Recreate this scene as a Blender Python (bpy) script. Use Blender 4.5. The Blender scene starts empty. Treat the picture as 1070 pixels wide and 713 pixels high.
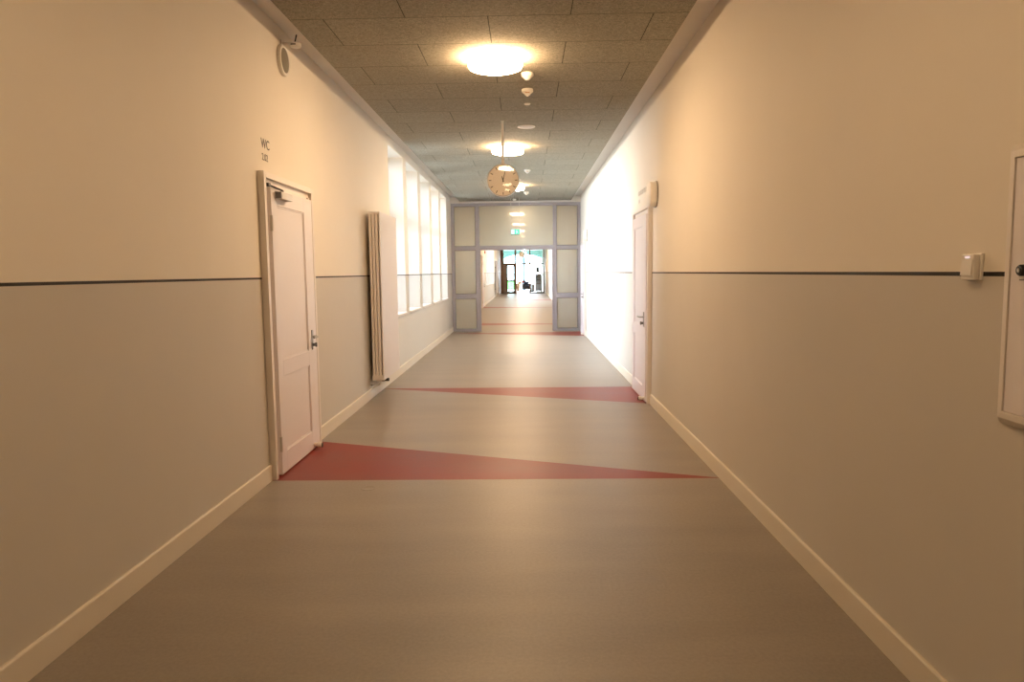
import bpy, bmesh, math, random
from mathutils import Vector, Matrix
random.seed(4)
SC = bpy.context.scene
COL = SC.collection
PI = math.pi
WL, WR, CZ, CAMH = 2.012, 1.490, 3.506, 1.6     # left / right wall, tile ceiling, eye height
SLAB = CZ + 0.13
YB, YE, YX = -6.0, 54.0, 64.0                   # wall behind, far screen, far arch

# ------------------------------------------------------------------ materials
MATS = {}
def new_mat(name):
    m = bpy.data.materials.new(name); m.use_nodes = True
    MATS[name] = m
    return m, m.node_tree.nodes, m.node_tree.links
def srgb(h):
    def f(c): return c / 12.92 if c <= 0.04045 else ((c + 0.055) / 1.055) ** 2.4
    return tuple(f(c / 255) for c in h) + (1,)
def plain(name, rgb, rough=0.5, metal=0.0, noise=0.03, scale=30, bump=0.0, lin=False, spec=0.5):
    m, n, l = new_mat(name); b = n['Principled BSDF']
    c = tuple(rgb) + (1,) if lin else srgb(rgb)
    b.inputs['Roughness'].default_value = rough; b.inputs['Metallic'].default_value = metal
    b.inputs['Specular IOR Level'].default_value = spec
    tc = n.new('ShaderNodeTexCoord'); nz = n.new('ShaderNodeTexNoise'); nz.inputs['Scale'].default_value = scale
    nz.inputs['Detail'].default_value = 3
    l.new(tc.outputs['Object'], nz.inputs['Vector'])
    r = n.new('ShaderNodeMix'); r.data_type = 'RGBA'
    r.inputs[6].default_value = tuple(x * (1 - noise) for x in c[:3]) + (1,)
    r.inputs[7].default_value = tuple(min(1, x * (1 + noise)) for x in c[:3]) + (1,)
    l.new(nz.outputs['Fac'], r.inputs[0]); l.new(r.outputs[2], b.inputs['Base Color'])
    if bump:
        bp = n.new('ShaderNodeBump'); bp.inputs['Strength'].default_value = bump; bp.inputs['Distance'].default_value = 0.002
        l.new(nz.outputs['Fac'], bp.inputs['Height']); l.new(bp.outputs['Normal'], b.inputs['Normal'])
    return m
def emit(name, rgb, strength):
    m, n, l = new_mat(name); n.remove(n['Principled BSDF'])
    e = n.new('ShaderNodeEmission'); e.inputs[0].default_value = tuple(rgb) + (1,); e.inputs[1].default_value = strength
    l.new(e.outputs[0], n['Material Output'].inputs[0])
    return m
def glass(name, tint, refl=1.0):
    m, n, l = new_mat(name); n.remove(n['Principled BSDF'])
    t = n.new('ShaderNodeBsdfTransparent'); t.inputs[0].default_value = tuple(tint) + (1,)
    g = n.new('ShaderNodeBsdfGlossy'); g.inputs['Roughness'].default_value = 0.02; g.inputs[0].default_value = (refl, refl, refl, 1)
    f = n.new('ShaderNodeFresnel'); f.inputs[0].default_value = 1.5
    mx = n.new('ShaderNodeMixShader')
    l.new(f.outputs[0], mx.inputs[0]); l.new(t.outputs[0], mx.inputs[1]); l.new(g.outputs[0], mx.inputs[2])
    l.new(mx.outputs[0], n['Material Output'].inputs[0])
    return m

def wall_paint():
    m, n, l = new_mat('wall_paint'); b = n['Principled BSDF']
    b.inputs['Roughness'].default_value = 0.62; b.inputs['Specular IOR Level'].default_value = 0.3
    g = n.new('ShaderNodeNewGeometry'); s = n.new('ShaderNodeSeparateXYZ'); l.new(g.outputs['Position'], s.inputs[0])
    def step(z):
        k = n.new('ShaderNodeMath'); k.operation = 'GREATER_THAN'; k.inputs[1].default_value = z
        l.new(s.outputs['Z'], k.inputs[0]); return k
    lo, hi = step(1.5690), step(1.5835)
    nz = n.new('ShaderNodeTexNoise'); nz.inputs['Scale'].default_value = 2.2; nz.inputs['Detail'].default_value = 4
    l.new(g.outputs['Position'], nz.inputs['Vector'])
    def tone(c):
        x = n.new('ShaderNodeMix'); x.data_type = 'RGBA'
        x.inputs[6].default_value = tuple(v * 0.975 for v in c) + (1,); x.inputs[7].default_value = tuple(min(1, v * 1.02) for v in c) + (1,)
        l.new(nz.outputs['Fac'], x.inputs[0]); return x
    up, dn = tone(UPPER), tone(LOWER)
    m1 = n.new('ShaderNodeMix'); m1.data_type = 'RGBA'; m1.inputs[7].default_value = (0.018, 0.014, 0.012, 1)
    l.new(lo.outputs[0], m1.inputs[0]); l.new(dn.outputs[2], m1.inputs[6])
    m2 = n.new('ShaderNodeMix'); m2.data_type = 'RGBA'
    l.new(hi.outputs[0], m2.inputs[0]); l.new(m1.outputs[2], m2.inputs[6]); l.new(up.outputs[2], m2.inputs[7])
    l.new(m2.outputs[2], b.inputs['Base Color'])
    n2 = n.new('ShaderNodeTexNoise'); n2.inputs['Scale'].default_value = 160; l.new(g.outputs['Position'], n2.inputs['Vector'])
    bp = n.new('ShaderNodeBump'); bp.inputs['Strength'].default_value = 0.06; bp.inputs['Distance'].default_value = 0.002
    l.new(n2.outputs['Fac'], bp.inputs['Height']); l.new(bp.outputs['Normal'], b.inputs['Normal'])
    return m
UPPER, LOWER = (0.85, 0.81, 0.73), (0.63, 0.605, 0.56)

def lino(name, c, rough=0.42, spec=0.7):
    m, n, l = new_mat(name); b = n['Principled BSDF']
    g = n.new('ShaderNodeNewGeometry')
    n1 = n.new('ShaderNodeTexNoise'); n1.inputs['Scale'].default_value = 55; n1.inputs['Detail'].default_value = 5; n1.inputs['Roughness'].default_value = 0.7
    n2 = n.new('ShaderNodeTexNoise'); n2.inputs['Scale'].default_value = 1.3; n2.inputs['Detail'].default_value = 3
    mp = n.new('ShaderNodeMapping'); mp.inputs['Scale'].default_value = (0.5, 2.2, 1)
    l.new(g.outputs['Position'], n1.inputs['Vector']); l.new(g.outputs['Position'], mp.inputs[0]); l.new(mp.outputs[0], n2.inputs['Vector'])
    a = n.new('ShaderNodeMath'); a.operation = 'MULTIPLY_ADD'; a.inputs[1].default_value = 0.5
    l.new(n1.outputs['Fac'], a.inputs[0])
    h = n.new('ShaderNodeMath'); h.operation = 'MULTIPLY'; h.inputs[1].default_value = 0.5
    l.new(n2.outputs['Fac'], h.inputs[0]); l.new(h.outputs[0], a.inputs[2])
    r = n.new('ShaderNodeValToRGB')
    r.color_ramp.elements[0].position = 0.3; r.color_ramp.elements[1].position = 0.72
    r.color_ramp.elements[0].color = tuple(v * 0.76 for v in c) + (1,); r.color_ramp.elements[1].color = tuple(v * 1.2 for v in c) + (1,)
    l.new(a.outputs[0], r.inputs[0]); l.new(r.outputs[0], b.inputs['Base Color'])
    rr = n.new('ShaderNodeMapRange'); rr.inputs[3].default_value = rough - 0.05; rr.inputs[4].default_value = rough + 0.07
    l.new(n2.outputs['Fac'], rr.inputs[0]); l.new(rr.outputs[0], b.inputs['Roughness'])
    b.inputs['Specular IOR Level'].default_value = spec
    bp = n.new('ShaderNodeBump'); bp.inputs['Strength'].default_value = 0.08; bp.inputs['Distance'].default_value = 0.002
    l.new(n1.outputs['Fac'], bp.inputs['Height']); l.new(bp.outputs['Normal'], b.inputs['Normal'])
    return m

def tile_mat():
    m, n, l = new_mat('wood_wool_tiles'); b = n['Principled BSDF']; b.inputs['Roughness'].default_value = 0.95
    b.inputs['Specular IOR Level'].default_value = 0.15
    g = n.new('ShaderNodeNewGeometry')
    mp = n.new('ShaderNodeMapping'); mp.inputs['Location'].default_value = (TX, TY, 0)
    l.new(g.outputs['Position'], mp.inputs[0])
    br = n.new('ShaderNodeTexBrick'); br.inputs['Scale'].default_value = 1; br.offset = 0.5
    br.inputs['Brick Width'].default_value = TW; br.inputs['Row Height'].default_value = TH
    br.inputs['Mortar Size'].default_value = 0.0035; br.inputs['Mortar Smooth'].default_value = 0.1; br.inputs['Bias'].default_value = 0
    br.inputs['Color1'].default_value = (0.93, 0.93, 0.93, 1); br.inputs['Color2'].default_value = (1.0, 1.0, 1.0, 1)
    br.inputs['Mortar'].default_value = (0.16, 0.16, 0.16, 1)
    l.new(mp.outputs[0], br.inputs['Vector'])
    n1 = n.new('ShaderNodeTexNoise'); n1.inputs['Scale'].default_value = 50; n1.inputs['Detail'].default_value = 4; n1.inputs['Roughness'].default_value = 0.75
    n1.inputs['Distortion'].default_value = 1.5
    l.new(g.outputs['Position'], n1.inputs['Vector'])
    r = n.new('ShaderNodeValToRGB'); r.color_ramp.elements[0].position = 0.32; r.color_ramp.elements[1].position = 0.68
    c = TILE
    r.color_ramp.elements[0].color = tuple(v * 0.5 for v in c) + (1,); r.color_ramp.elements[1].color = tuple(v * 1.4 for v in c) + (1,)
    l.new(n1.outputs['Fac'], r.inputs[0])
    x = n.new('ShaderNodeMix'); x.data_type = 'RGBA'; x.blend_type = 'MULTIPLY'; x.inputs[0].default_value = 1
    l.new(r.outputs[0], x.inputs[6]); l.new(br.outputs['Color'], x.inputs[7]); l.new(x.outputs[2], b.inputs['Base Color'])
    bp = n.new('ShaderNodeBump'); bp.inputs['Strength'].default_value = 0.35; bp.inputs['Distance'].default_value = 0.004
    l.new(n1.outputs['Fac'], bp.inputs['Height']); l.new(bp.outputs['Normal'], b.inputs['Normal'])
    return m
TILE = (0.33, 0.315, 0.26)
TW, TH = 1.237, 0.6265
# a row seam at y = 5.528 ; the row 5.53-6.155 has joints at x = -0.266 + k*TW
TX = 0.266 + 8.5 * TW
TY = -5.528 + 20 * TH

PAINT = wall_paint()
FLOOR_GREY = lino('grey_linoleum', (0.285, 0.25, 0.213), 0.42)
FLOOR_RED = lino('red_linoleum', (0.225, 0.024, 0.012), 0.44, 0.5)
TILES = tile_mat()
WHITE = plain('white_gloss_paint', (232, 226, 220), 0.35, noise=0.01, scale=8)
DOORW = plain('white_door_paint', (234, 230, 234), 0.4, noise=0.01, scale=6)
PLASTER = plain('white_ceiling_plaster', (228, 226, 222), 0.8, noise=0.02, scale=12)
PLASTIC = plain('white_plastic', (235, 232, 226), 0.4, noise=0.01)
SKIRT = plain('cream_skirting_paint', (226, 219, 205), 0.45, noise=0.015, scale=5)
STEEL = plain('brushed_steel', (170, 168, 165), 0.3, 1.0, noise=0.06, scale=60)
SILVER = plain('silver_paint', (205, 203, 200), 0.38, 0.25, noise=0.03)
BLACK = plain('black_plastic', (18, 16, 15), 0.4, noise=0.1)
DARK = plain('dark_slot', (60, 56, 50), 0.7)
MESHG = plain('grey_speaker_mesh', (128, 122, 108), 0.6, 0.2, noise=0.25, scale=400, bump=0.4)
ALU = plain('grey_coated_frame', (166, 164, 174), 0.45, 0.1, noise=0.02)
def satin(name, c):
    m, n, l = new_mat(name); n.remove(n['Principled BSDF'])
    g0 = n.new('ShaderNodeNewGeometry'); nz = n.new('ShaderNodeTexNoise'); nz.inputs['Scale'].default_value = 3
    l.new(g0.outputs['Position'], nz.inputs['Vector'])
    cm = n.new('ShaderNodeMix'); cm.data_type = 'RGBA'; cm.inputs[6].default_value = tuple(v * .97 for v in c) + (1,); cm.inputs[7].default_value = tuple(c) + (1,)
    l.new(nz.outputs['Fac'], cm.inputs[0])
    d = n.new('ShaderNodeBsdfDiffuse'); t = n.new('ShaderNodeBsdfTranslucent'); g = n.new('ShaderNodeBsdfGlossy'); g.inputs['Roughness'].default_value = 0.03
    l.new(cm.outputs[2], d.inputs[0]); l.new(cm.outputs[2], t.inputs[0])
    a = n.new('ShaderNodeMixShader'); a.inputs[0].default_value = 0.6; l.new(d.outputs[0], a.inputs[1]); l.new(t.outputs[0], a.inputs[2])
    rf = n.new('ShaderNodeBsdfRefraction'); rf.inputs['Roughness'].default_value = 0.45; rf.inputs['IOR'].default_value = 1.3; l.new(cm.outputs[2], rf.inputs[0])
    a2 = n.new('ShaderNodeMixShader'); a2.inputs[0].default_value = 0.5; l.new(a.outputs[0], a2.inputs[1]); l.new(rf.outputs[0], a2.inputs[2])
    f = n.new('ShaderNodeFresnel'); f.inputs[0].default_value = 1.5
    b = n.new('ShaderNodeMixShader'); l.new(f.outputs[0], b.inputs[0]); l.new(a2.outputs[0], b.inputs[1]); l.new(g.outputs[0], b.inputs[2])
    l.new(b.outputs[0], n['Material Output'].inputs[0])
    return m
GLASS = satin('satin_screen_glass', (0.95, 0.98, 0.95))
WGLASS = glass('window_glass', (0.97, 0.99, 1.0))
TEALG = glass('teal_glass', (0.82, 0.96, 0.96))
CGLASS = glass('clock_glass', (1, 1, 1))
RAD = plain('radiator_enamel', (226, 220, 218), 0.38, noise=0.01)
FACE = plain('clock_face', (246, 240, 230), 0.45, noise=0.01)
LETTER = plain('dark_grey_lettering', (70, 68, 66), 0.5)
PALEL = plain('pale_grey_lettering', (196, 192, 186), 0.5)
LAMP = emit('lamp_diffuser', (1.0, 0.64, 0.345), 98.0)
LAMPFAR = emit('far_lamp_diffuser', (1.0, 0.68, 0.40), 135.0)
LAMPDIM = emit('dimmed_lamp_diffuser', (1.0, 0.64, 0.345), 33.0)
LAMPRIM = plain('lamp_rim', (210, 205, 195), 0.5)
GREEN = emit('exit_green', (0.12, 0.85, 0.58), 1.2)
EXITW = emit('exit_white', (0.85, 1.0, 0.96), 1.4)
GREYM = plain('grey_metal', (120, 118, 118), 0.4, 0.7)
BROWN = plain('brown_frame', (118, 88, 62), 0.5, noise=0.08, scale=14)
TAN = plain('tan_wood', (196, 150, 106), 0.5, noise=0.12, scale=20)
DKWOOD = plain('dark_table_top', (52, 42, 38), 0.4, noise=0.1)
SHELFM = plain('grey_brown_shelf', (138, 122, 108), 0.5, noise=0.06)
DRAWER = plain('pale_blue_white_front', (214, 222, 234), 0.45)
NAVY = plain('navy_fabric', (34, 40, 62), 0.8, noise=0.1)
RED = plain('red_plastic', (172, 36, 30), 0.4)
ORANGE = plain('orange_red_plastic', (206, 92, 44), 0.45)
LEAF = plain('leaf_green', (44, 78, 36), 0.6, noise=0.25)
HEDGE = plain('hedge_green', (84, 150, 66), 0.8, noise=0.4, scale=9)
TEALW = plain('pale_teal_render', (150, 190, 188), 0.8, noise=0.04)
BLUEC = plain('pale_blue_column', (168, 200, 236), 0.6, noise=0.03)
PAVING = plain('pale_paving', (190, 188, 182), 0.8, noise=0.06, scale=3)
PAPER = plain('dark_notice', (66, 84, 84), 0.6)
GLINT = emit('switch_glint', (1.0, 0.78, 0.72), 0.9)  # emission standing in for a reflected glint on the switch

# ------------------------------------------------------------------ mesh helpers
def B(): return bmesh.new()
def box(bm, x0, x1, y0, y1, z0, z1, bev=0.0, seg=2):
    r = bmesh.ops.create_cube(bm, size=1.0)
    vs = r['verts']
    x0, x1 = min(x0, x1), max(x0, x1); y0, y1 = min(y0, y1), max(y0, y1)
    for v in vs:
        v.co = Vector((x0 + (v.co.x + .5) * (x1 - x0), y0 + (v.co.y + .5) * (y1 - y0), z0 + (v.co.z + .5) * (z1 - z0)))
    if bev:
        es = list({e for v in vs for e in v.link_edges})
        bmesh.ops.bevel(bm, geom=es, offset=bev, segments=seg, affect='EDGES', profile=0.5)
    return bm
AX = {'x': Matrix(((0, 0, 1), (0, 1, 0), (-1, 0, 0))), '-x': Matrix(((0, 0, -1), (0, 1, 0), (1, 0, 0))),
      'y': Matrix(((1, 0, 0), (0, 0, 1), (0, -1, 0))), '-y': Matrix(((1, 0, 0), (0, 0, -1), (0, 1, 0))),
      'z': Matrix.Identity(3), '-z': Matrix(((1, 0, 0), (0, -1, 0), (0, 0, -1)))}
def lathe(bm, c, axis, prof, seg=48, sx=1.0, sy=1.0):
    """prof: (radius, height) list along axis, closed with caps when the radius is 0."""
    M = AX[axis]; c = Vector(c); rings = []
    for r, h in prof:
        if r <= 1e-6: rings.append([bm.verts.new(c + M @ Vector((0, 0, h)))])
        else: rings.append([bm.verts.new(c + M @ Vector((r * sx * math.cos(2 * PI * k / seg), r * sy * math.sin(2 * PI * k / seg), h))) for k in range(seg)])
    for a, b in zip(rings, rings[1:]):
        if len(a) == 1 and len(b) == 1: continue
        for k in range(seg):
            j = (k + 1) % seg
            if len(a) == 1: bm.faces.new((a[0], b[j], b[k]))
            elif len(b) == 1: bm.faces.new((a[k], a[j], b[0]))
            else: bm.faces.new((a[k], a[j], b[j], b[k]))
    return bm
def cyl(bm, c, axis, r, h, seg=32, bev=0.0):
    p = [(0, 0), (r - bev, 0), (r, bev), (r, h - bev), (r - bev, h), (0, h)] if bev else [(0, 0), (r, 0), (r, h), (0, h)]
    return lathe(bm, c, axis, p, seg)
def tube(bm, pts, r, seg=12):
    pts = [Vector(p) for p in pts]; rings = []
    for i, p in enumerate(pts):
        d = (pts[min(i + 1, len(pts) - 1)] - pts[max(i - 1, 0)]).normalized()
        u = d.cross(Vector((0, 0, 1)))
        if u.length < 1e-3: u = d.cross(Vector((0, 1, 0)))
        u.normalize(); w = d.cross(u)
        rings.append([bm.verts.new(p + r * (math.cos(2 * PI * k / seg) * u + math.sin(2 * PI * k / seg) * w)) for k in range(seg)])
    for a, b in zip(rings, rings[1:]):
        for k in range(seg): bm.faces.new((a[k], a[(k + 1) % seg], b[(k + 1) % seg], b[k]))
    bm.faces.new(rings[0]); bm.faces.new(rings[-1])
    return bm
def prism(bm, pts, axis, a, b):
    """pts in the plane across the axis; for 'x' they are (y, z), for 'y' (x, z), for 'z' (x, y)."""
    def P(p, t):
        return {'x': (t, p[0], p[1]), 'y': (p[0], t, p[1]), 'z': (p[0], p[1], t)}[axis]
    A = [bm.verts.new(P(p, a)) for p in pts]; C = [bm.verts.new(P(p, b)) for p in pts]
    n = len(pts); bm.faces.new(A); bm.faces.new(list(reversed(C)))
    for k in range(n): bm.faces.new((A[k], A[(k + 1) % n], C[(k + 1) % n], C[k]))
    return bm
def wpos(o):
    p = Vector((0, 0, 0))
    while o: p += o.location; o = o.parent
    return p
def obj(name, bm, mat, parent=None, loc=None, smooth=False, bev=0.0, normals=True):
    """link the bmesh (world coordinates) as one mesh object; its origin is the parent's base, or loc."""
    if normals: bmesh.ops.recalc_face_normals(bm, faces=bm.faces)
    me = bpy.data.meshes.new(name)
    base = wpos(parent) if parent else Vector(loc or (0, 0, 0))
    bmesh.ops.translate(bm, verts=bm.verts, vec=-base)
    if smooth:
        for f in bm.faces: f.smooth = True
        for e in bm.edges:
            if len(e.link_faces) == 2 and e.calc_face_angle(0) > 0.7: e.smooth = False
    bm.to_mesh(me); bm.free()
    for m in (mat if isinstance(mat, (list, tuple)) else [mat]): me.materials.append(m)
    o = bpy.data.objects.new(name, me); COL.objects.link(o)
    if parent: o.parent = parent
    else: o.location = base
    if bev:
        md = o.modifiers.new('edge', 'BEVEL'); md.width = bev; md.segments = 2; md.limit_method = 'ANGLE'
    return o
def tag(o, label, cat, group=None):
    o['label'] = label; o['category'] = cat
    if group: o['group'] = group
    return o
def thing(name, loc, label, cat, group=None):
    o = bpy.data.objects.new(name, None); COL.objects.link(o); o.location = loc; o.empty_display_size = 0.1
    return tag(o, label, cat, group)
def struct_empty(name, loc):
    o = bpy.data.objects.new(name, None); COL.objects.link(o); o.location = loc; o['kind'] = 'structure'; o.empty_display_size = 0.1
    return o
def struct(name, bm, mat, **k):
    o = obj(name, bm, mat, **k); o['kind'] = 'structure'; return o
def dup(root, dloc, label=None, group=None, skip=()):
    r = root.copy(); COL.objects.link(r); r.location = Vector(root.location) + Vector(dloc)
    if label: r['label'] = label
    if group: r['group'] = group
    for ch in list(root.children):
        if ch.name.split('.')[0] in skip: continue
        c = ch.copy(); COL.objects.link(c); c.parent = r
        for g in ch.children:
            d = g.copy(); COL.objects.link(d); d.parent = c
    return r
def text_bm(s, size, origin, right, normal, depth=0.0015):
    cu = bpy.data.curves.new('t', 'FONT'); cu.body = s; cu.size = size; cu.extrude = depth / 2; cu.fill_mode = 'BOTH'
    o = bpy.data.objects.new('t', cu); COL.objects.link(o)
    bpy.context.view_layer.update()
    dg = bpy.context.evaluated_depsgraph_get()
    me = bpy.data.meshes.new_from_object(o.evaluated_get(dg))
    bm = B(); bm.from_mesh(me)
    bpy.data.objects.remove(o); bpy.data.curves.remove(cu); bpy.data.meshes.remove(me)
    r = Vector(right); nn = Vector(normal); up = Vector((0, 0, 1)); og = Vector(origin)
    for v in bm.verts: v.co = og + r * v.co.x + up * v.co.y + nn * (v.co.z + depth / 2)
    return bm

# ------------------------------------------------------------------ room shell
# floor with its red linoleum wedges: lines across the corridor, given at the left and the right wall
NEARR, FARR = 8.55, 9.83
lines = [(YB, YB, 0), (5.41, 5.41, 1), (6.72, 5.415, 0), (9.84, NEARR, 1), (9.85, FARR, 0),
         (18.85, 17.74, 1), (18.86, 19.05, 0), (21.6, 21.9, 1), (22.75, 22.0, 0), (32.2, 32.2, 1), (33.5, 32.25, 0),
         (41.0, 40.3, 1), (41.02, 41.6, 0), (YX + 0.6, YX + 0.6, 0)]
bm = B(); XA, XB = -WL - 0.45, WR + 0.3
for (a, b, k), (c, d, _) in zip(lines, lines[1:]):
    f = bm.faces.new([bm.verts.new(v) for v in ((-WL - .001, a, 0), (WR + .001, b, 0), (WR + .001, d, 0), (-WL - .001, c, 0))])
    f.material_index = k
vs = [bm.verts.new(v) for v in ((XA, YB, -.02), (XB, YB, -.02), (XB, YX + .6, -.02), (XA, YX + .6, -.02))]
bm.faces.new(list(reversed(vs)))
struct('floor', bm, [FLOOR_GREY, FLOOR_RED], normals=False)

# left wall with its window niches (from 10.67 and, beyond the screen, from 36.4), niche 1.27, pier 0.33
TWALL = 0.45
niches = [10.67 + 1.6 * k for k in range(5)] + [36.4 + 1.6 * k for k in range(6)]
NW, NZ0, NZ1 = 1.27, 0.93, 3.497
bm = B(); y = YB
for a in niches:
    box(bm, -WL - TWALL, -WL, y, a, 0, SLAB)
    box(bm, -WL - TWALL, -WL, a, a + NW, 0, NZ0)
    box(bm, -WL - TWALL, -WL, a, a + NW, NZ1, SLAB)
    y = a + NW
box(bm, -WL - TWALL, -WL, y, YX + 0.3, 0, SLAB)
struct('wall_left', bm, PAINT)
bm = B(); box(bm, WR, WR + 0.3, YB, 60, 0, SLAB); box(bm, WR, WR + 0.3, 63, YX + .3, 0, SLAB); box(bm, WR, WR + 0.3, 60, 63, 0, .9); box(bm, WR, WR + 0.3, 60, 63, 3.3, SLAB)  # opening near the arch added to let daylight into the end room
struct('wall_right', bm, PAINT)
bm = B(); box(bm, -WL - TWALL, WR + 0.3, YB - 0.3, YB, 0, SLAB); struct('wall_back', bm, PAINT)
# soffit slab above, tile raft below it with an open gap along both walls
bm = B(); box(bm, -WL - TWALL, WR + 0.3, YB - 0.3, YX + 0.3, SLAB, SLAB + 0.2); struct('ceiling', bm, PLASTER)
PY = 19.5
bm = B(); box(bm, -WL + 0.254, WR - 0.256, YB + 0.02, PY - 0.12, CZ, CZ + 0.035); struct('ceiling_tiles', bm, TILES)
bm = B(); box(bm, -WL + 0.001, WR - 0.001, PY + 0.12, YE + 10, CZ, CZ + 0.03); struct('ceiling_far', bm, PLASTER)
# wall strip above the glazed screen
bm = B(); box(bm, -WL, WR, PY - 0.05, PY + 0.07, 3.465, SLAB); struct('trim_1', bm, PLASTER)

# skirtings, cut at the doors
def skirt(name, x, s, spans):
    bm = B()
    for a, b in spans:
        prism(bm, [(x, 0), (x + s * .016, 0), (x + s * .016, .122), (x + s * .010, .13), (x, .13)], 'y', a, b)
    struct(name, bm, SKIRT, bev=0.0015)
LD, RD, RD2, LD2 = 5.42, 8.49, 17.68, 32.25     # near edges of the doors
DWD = 1.24
skirt('baseboard_left', -WL, 1, [(YB, LD), (LD + DWD, PY - .06), (PY + .06, LD2), (LD2 + DWD, YE)])
skirt('baseboard_right', WR, -1, [(YB, RD), (RD + DWD, RD2), (RD2 + DWD, PY - .06), (PY + .06, 50.8), (52.2, YE)])

# ------------------------------------------------------------------ windows in the niches
for i, a in enumerate(niches):
    xb = -WL - TWALL + 0.07
    w = struct_empty('window_%d' % (i + 1), (-WL, a, 0))
    bm = B(); f = .06
    box(bm, xb - .05, xb, a, a + f, NZ0, NZ1); box(bm, xb - .05, xb, a + NW - f, a + NW, NZ0, NZ1)
    for z0, z1 in ((NZ0, NZ0 + f), (NZ1 - f, NZ1), (2.56, 2.64)): box(bm, xb - .05, xb, a + f, a + NW - f, z0, z1)
    box(bm, xb - .05, xb, a + NW / 2 - .04, a + NW / 2 + .04, NZ0 + f, 2.56)
    obj('window_frame', bm, WHITE, w)
    bm = B(); box(bm, xb - .03, xb - .024, a + f / 2, a + NW - f / 2, NZ0 + f / 2, NZ1 - f / 2); obj('glass_pane', bm, WGLASS, w)
    bm = B(); box(bm, xb, -WL + .035, a - .02 if 0 else a + .001, a + NW - .001, NZ0, NZ0 + .035, .006); obj('window_sill', bm, WHITE, w)

w = struct_empty('window_12', (WR, 61.5, 0))  # unseen side window, added to brighten the arch wall and furniture
bm = B(); xb = WR + .2
for k in range(3): box(bm, xb, xb + .06, 60 + k * 1.47, 60.06 + k * 1.47, .9, 3.3)
box(bm, xb, xb + .06, 60, 63, .9, .96); box(bm, xb, xb + .06, 60, 63, 3.24, 3.3); obj('window_frame', bm, WHITE, w)
bm = B(); box(bm, xb + .02, xb + .026, 60, 63, .93, 3.27); obj('glass_pane', bm, WGLASS, w)
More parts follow.
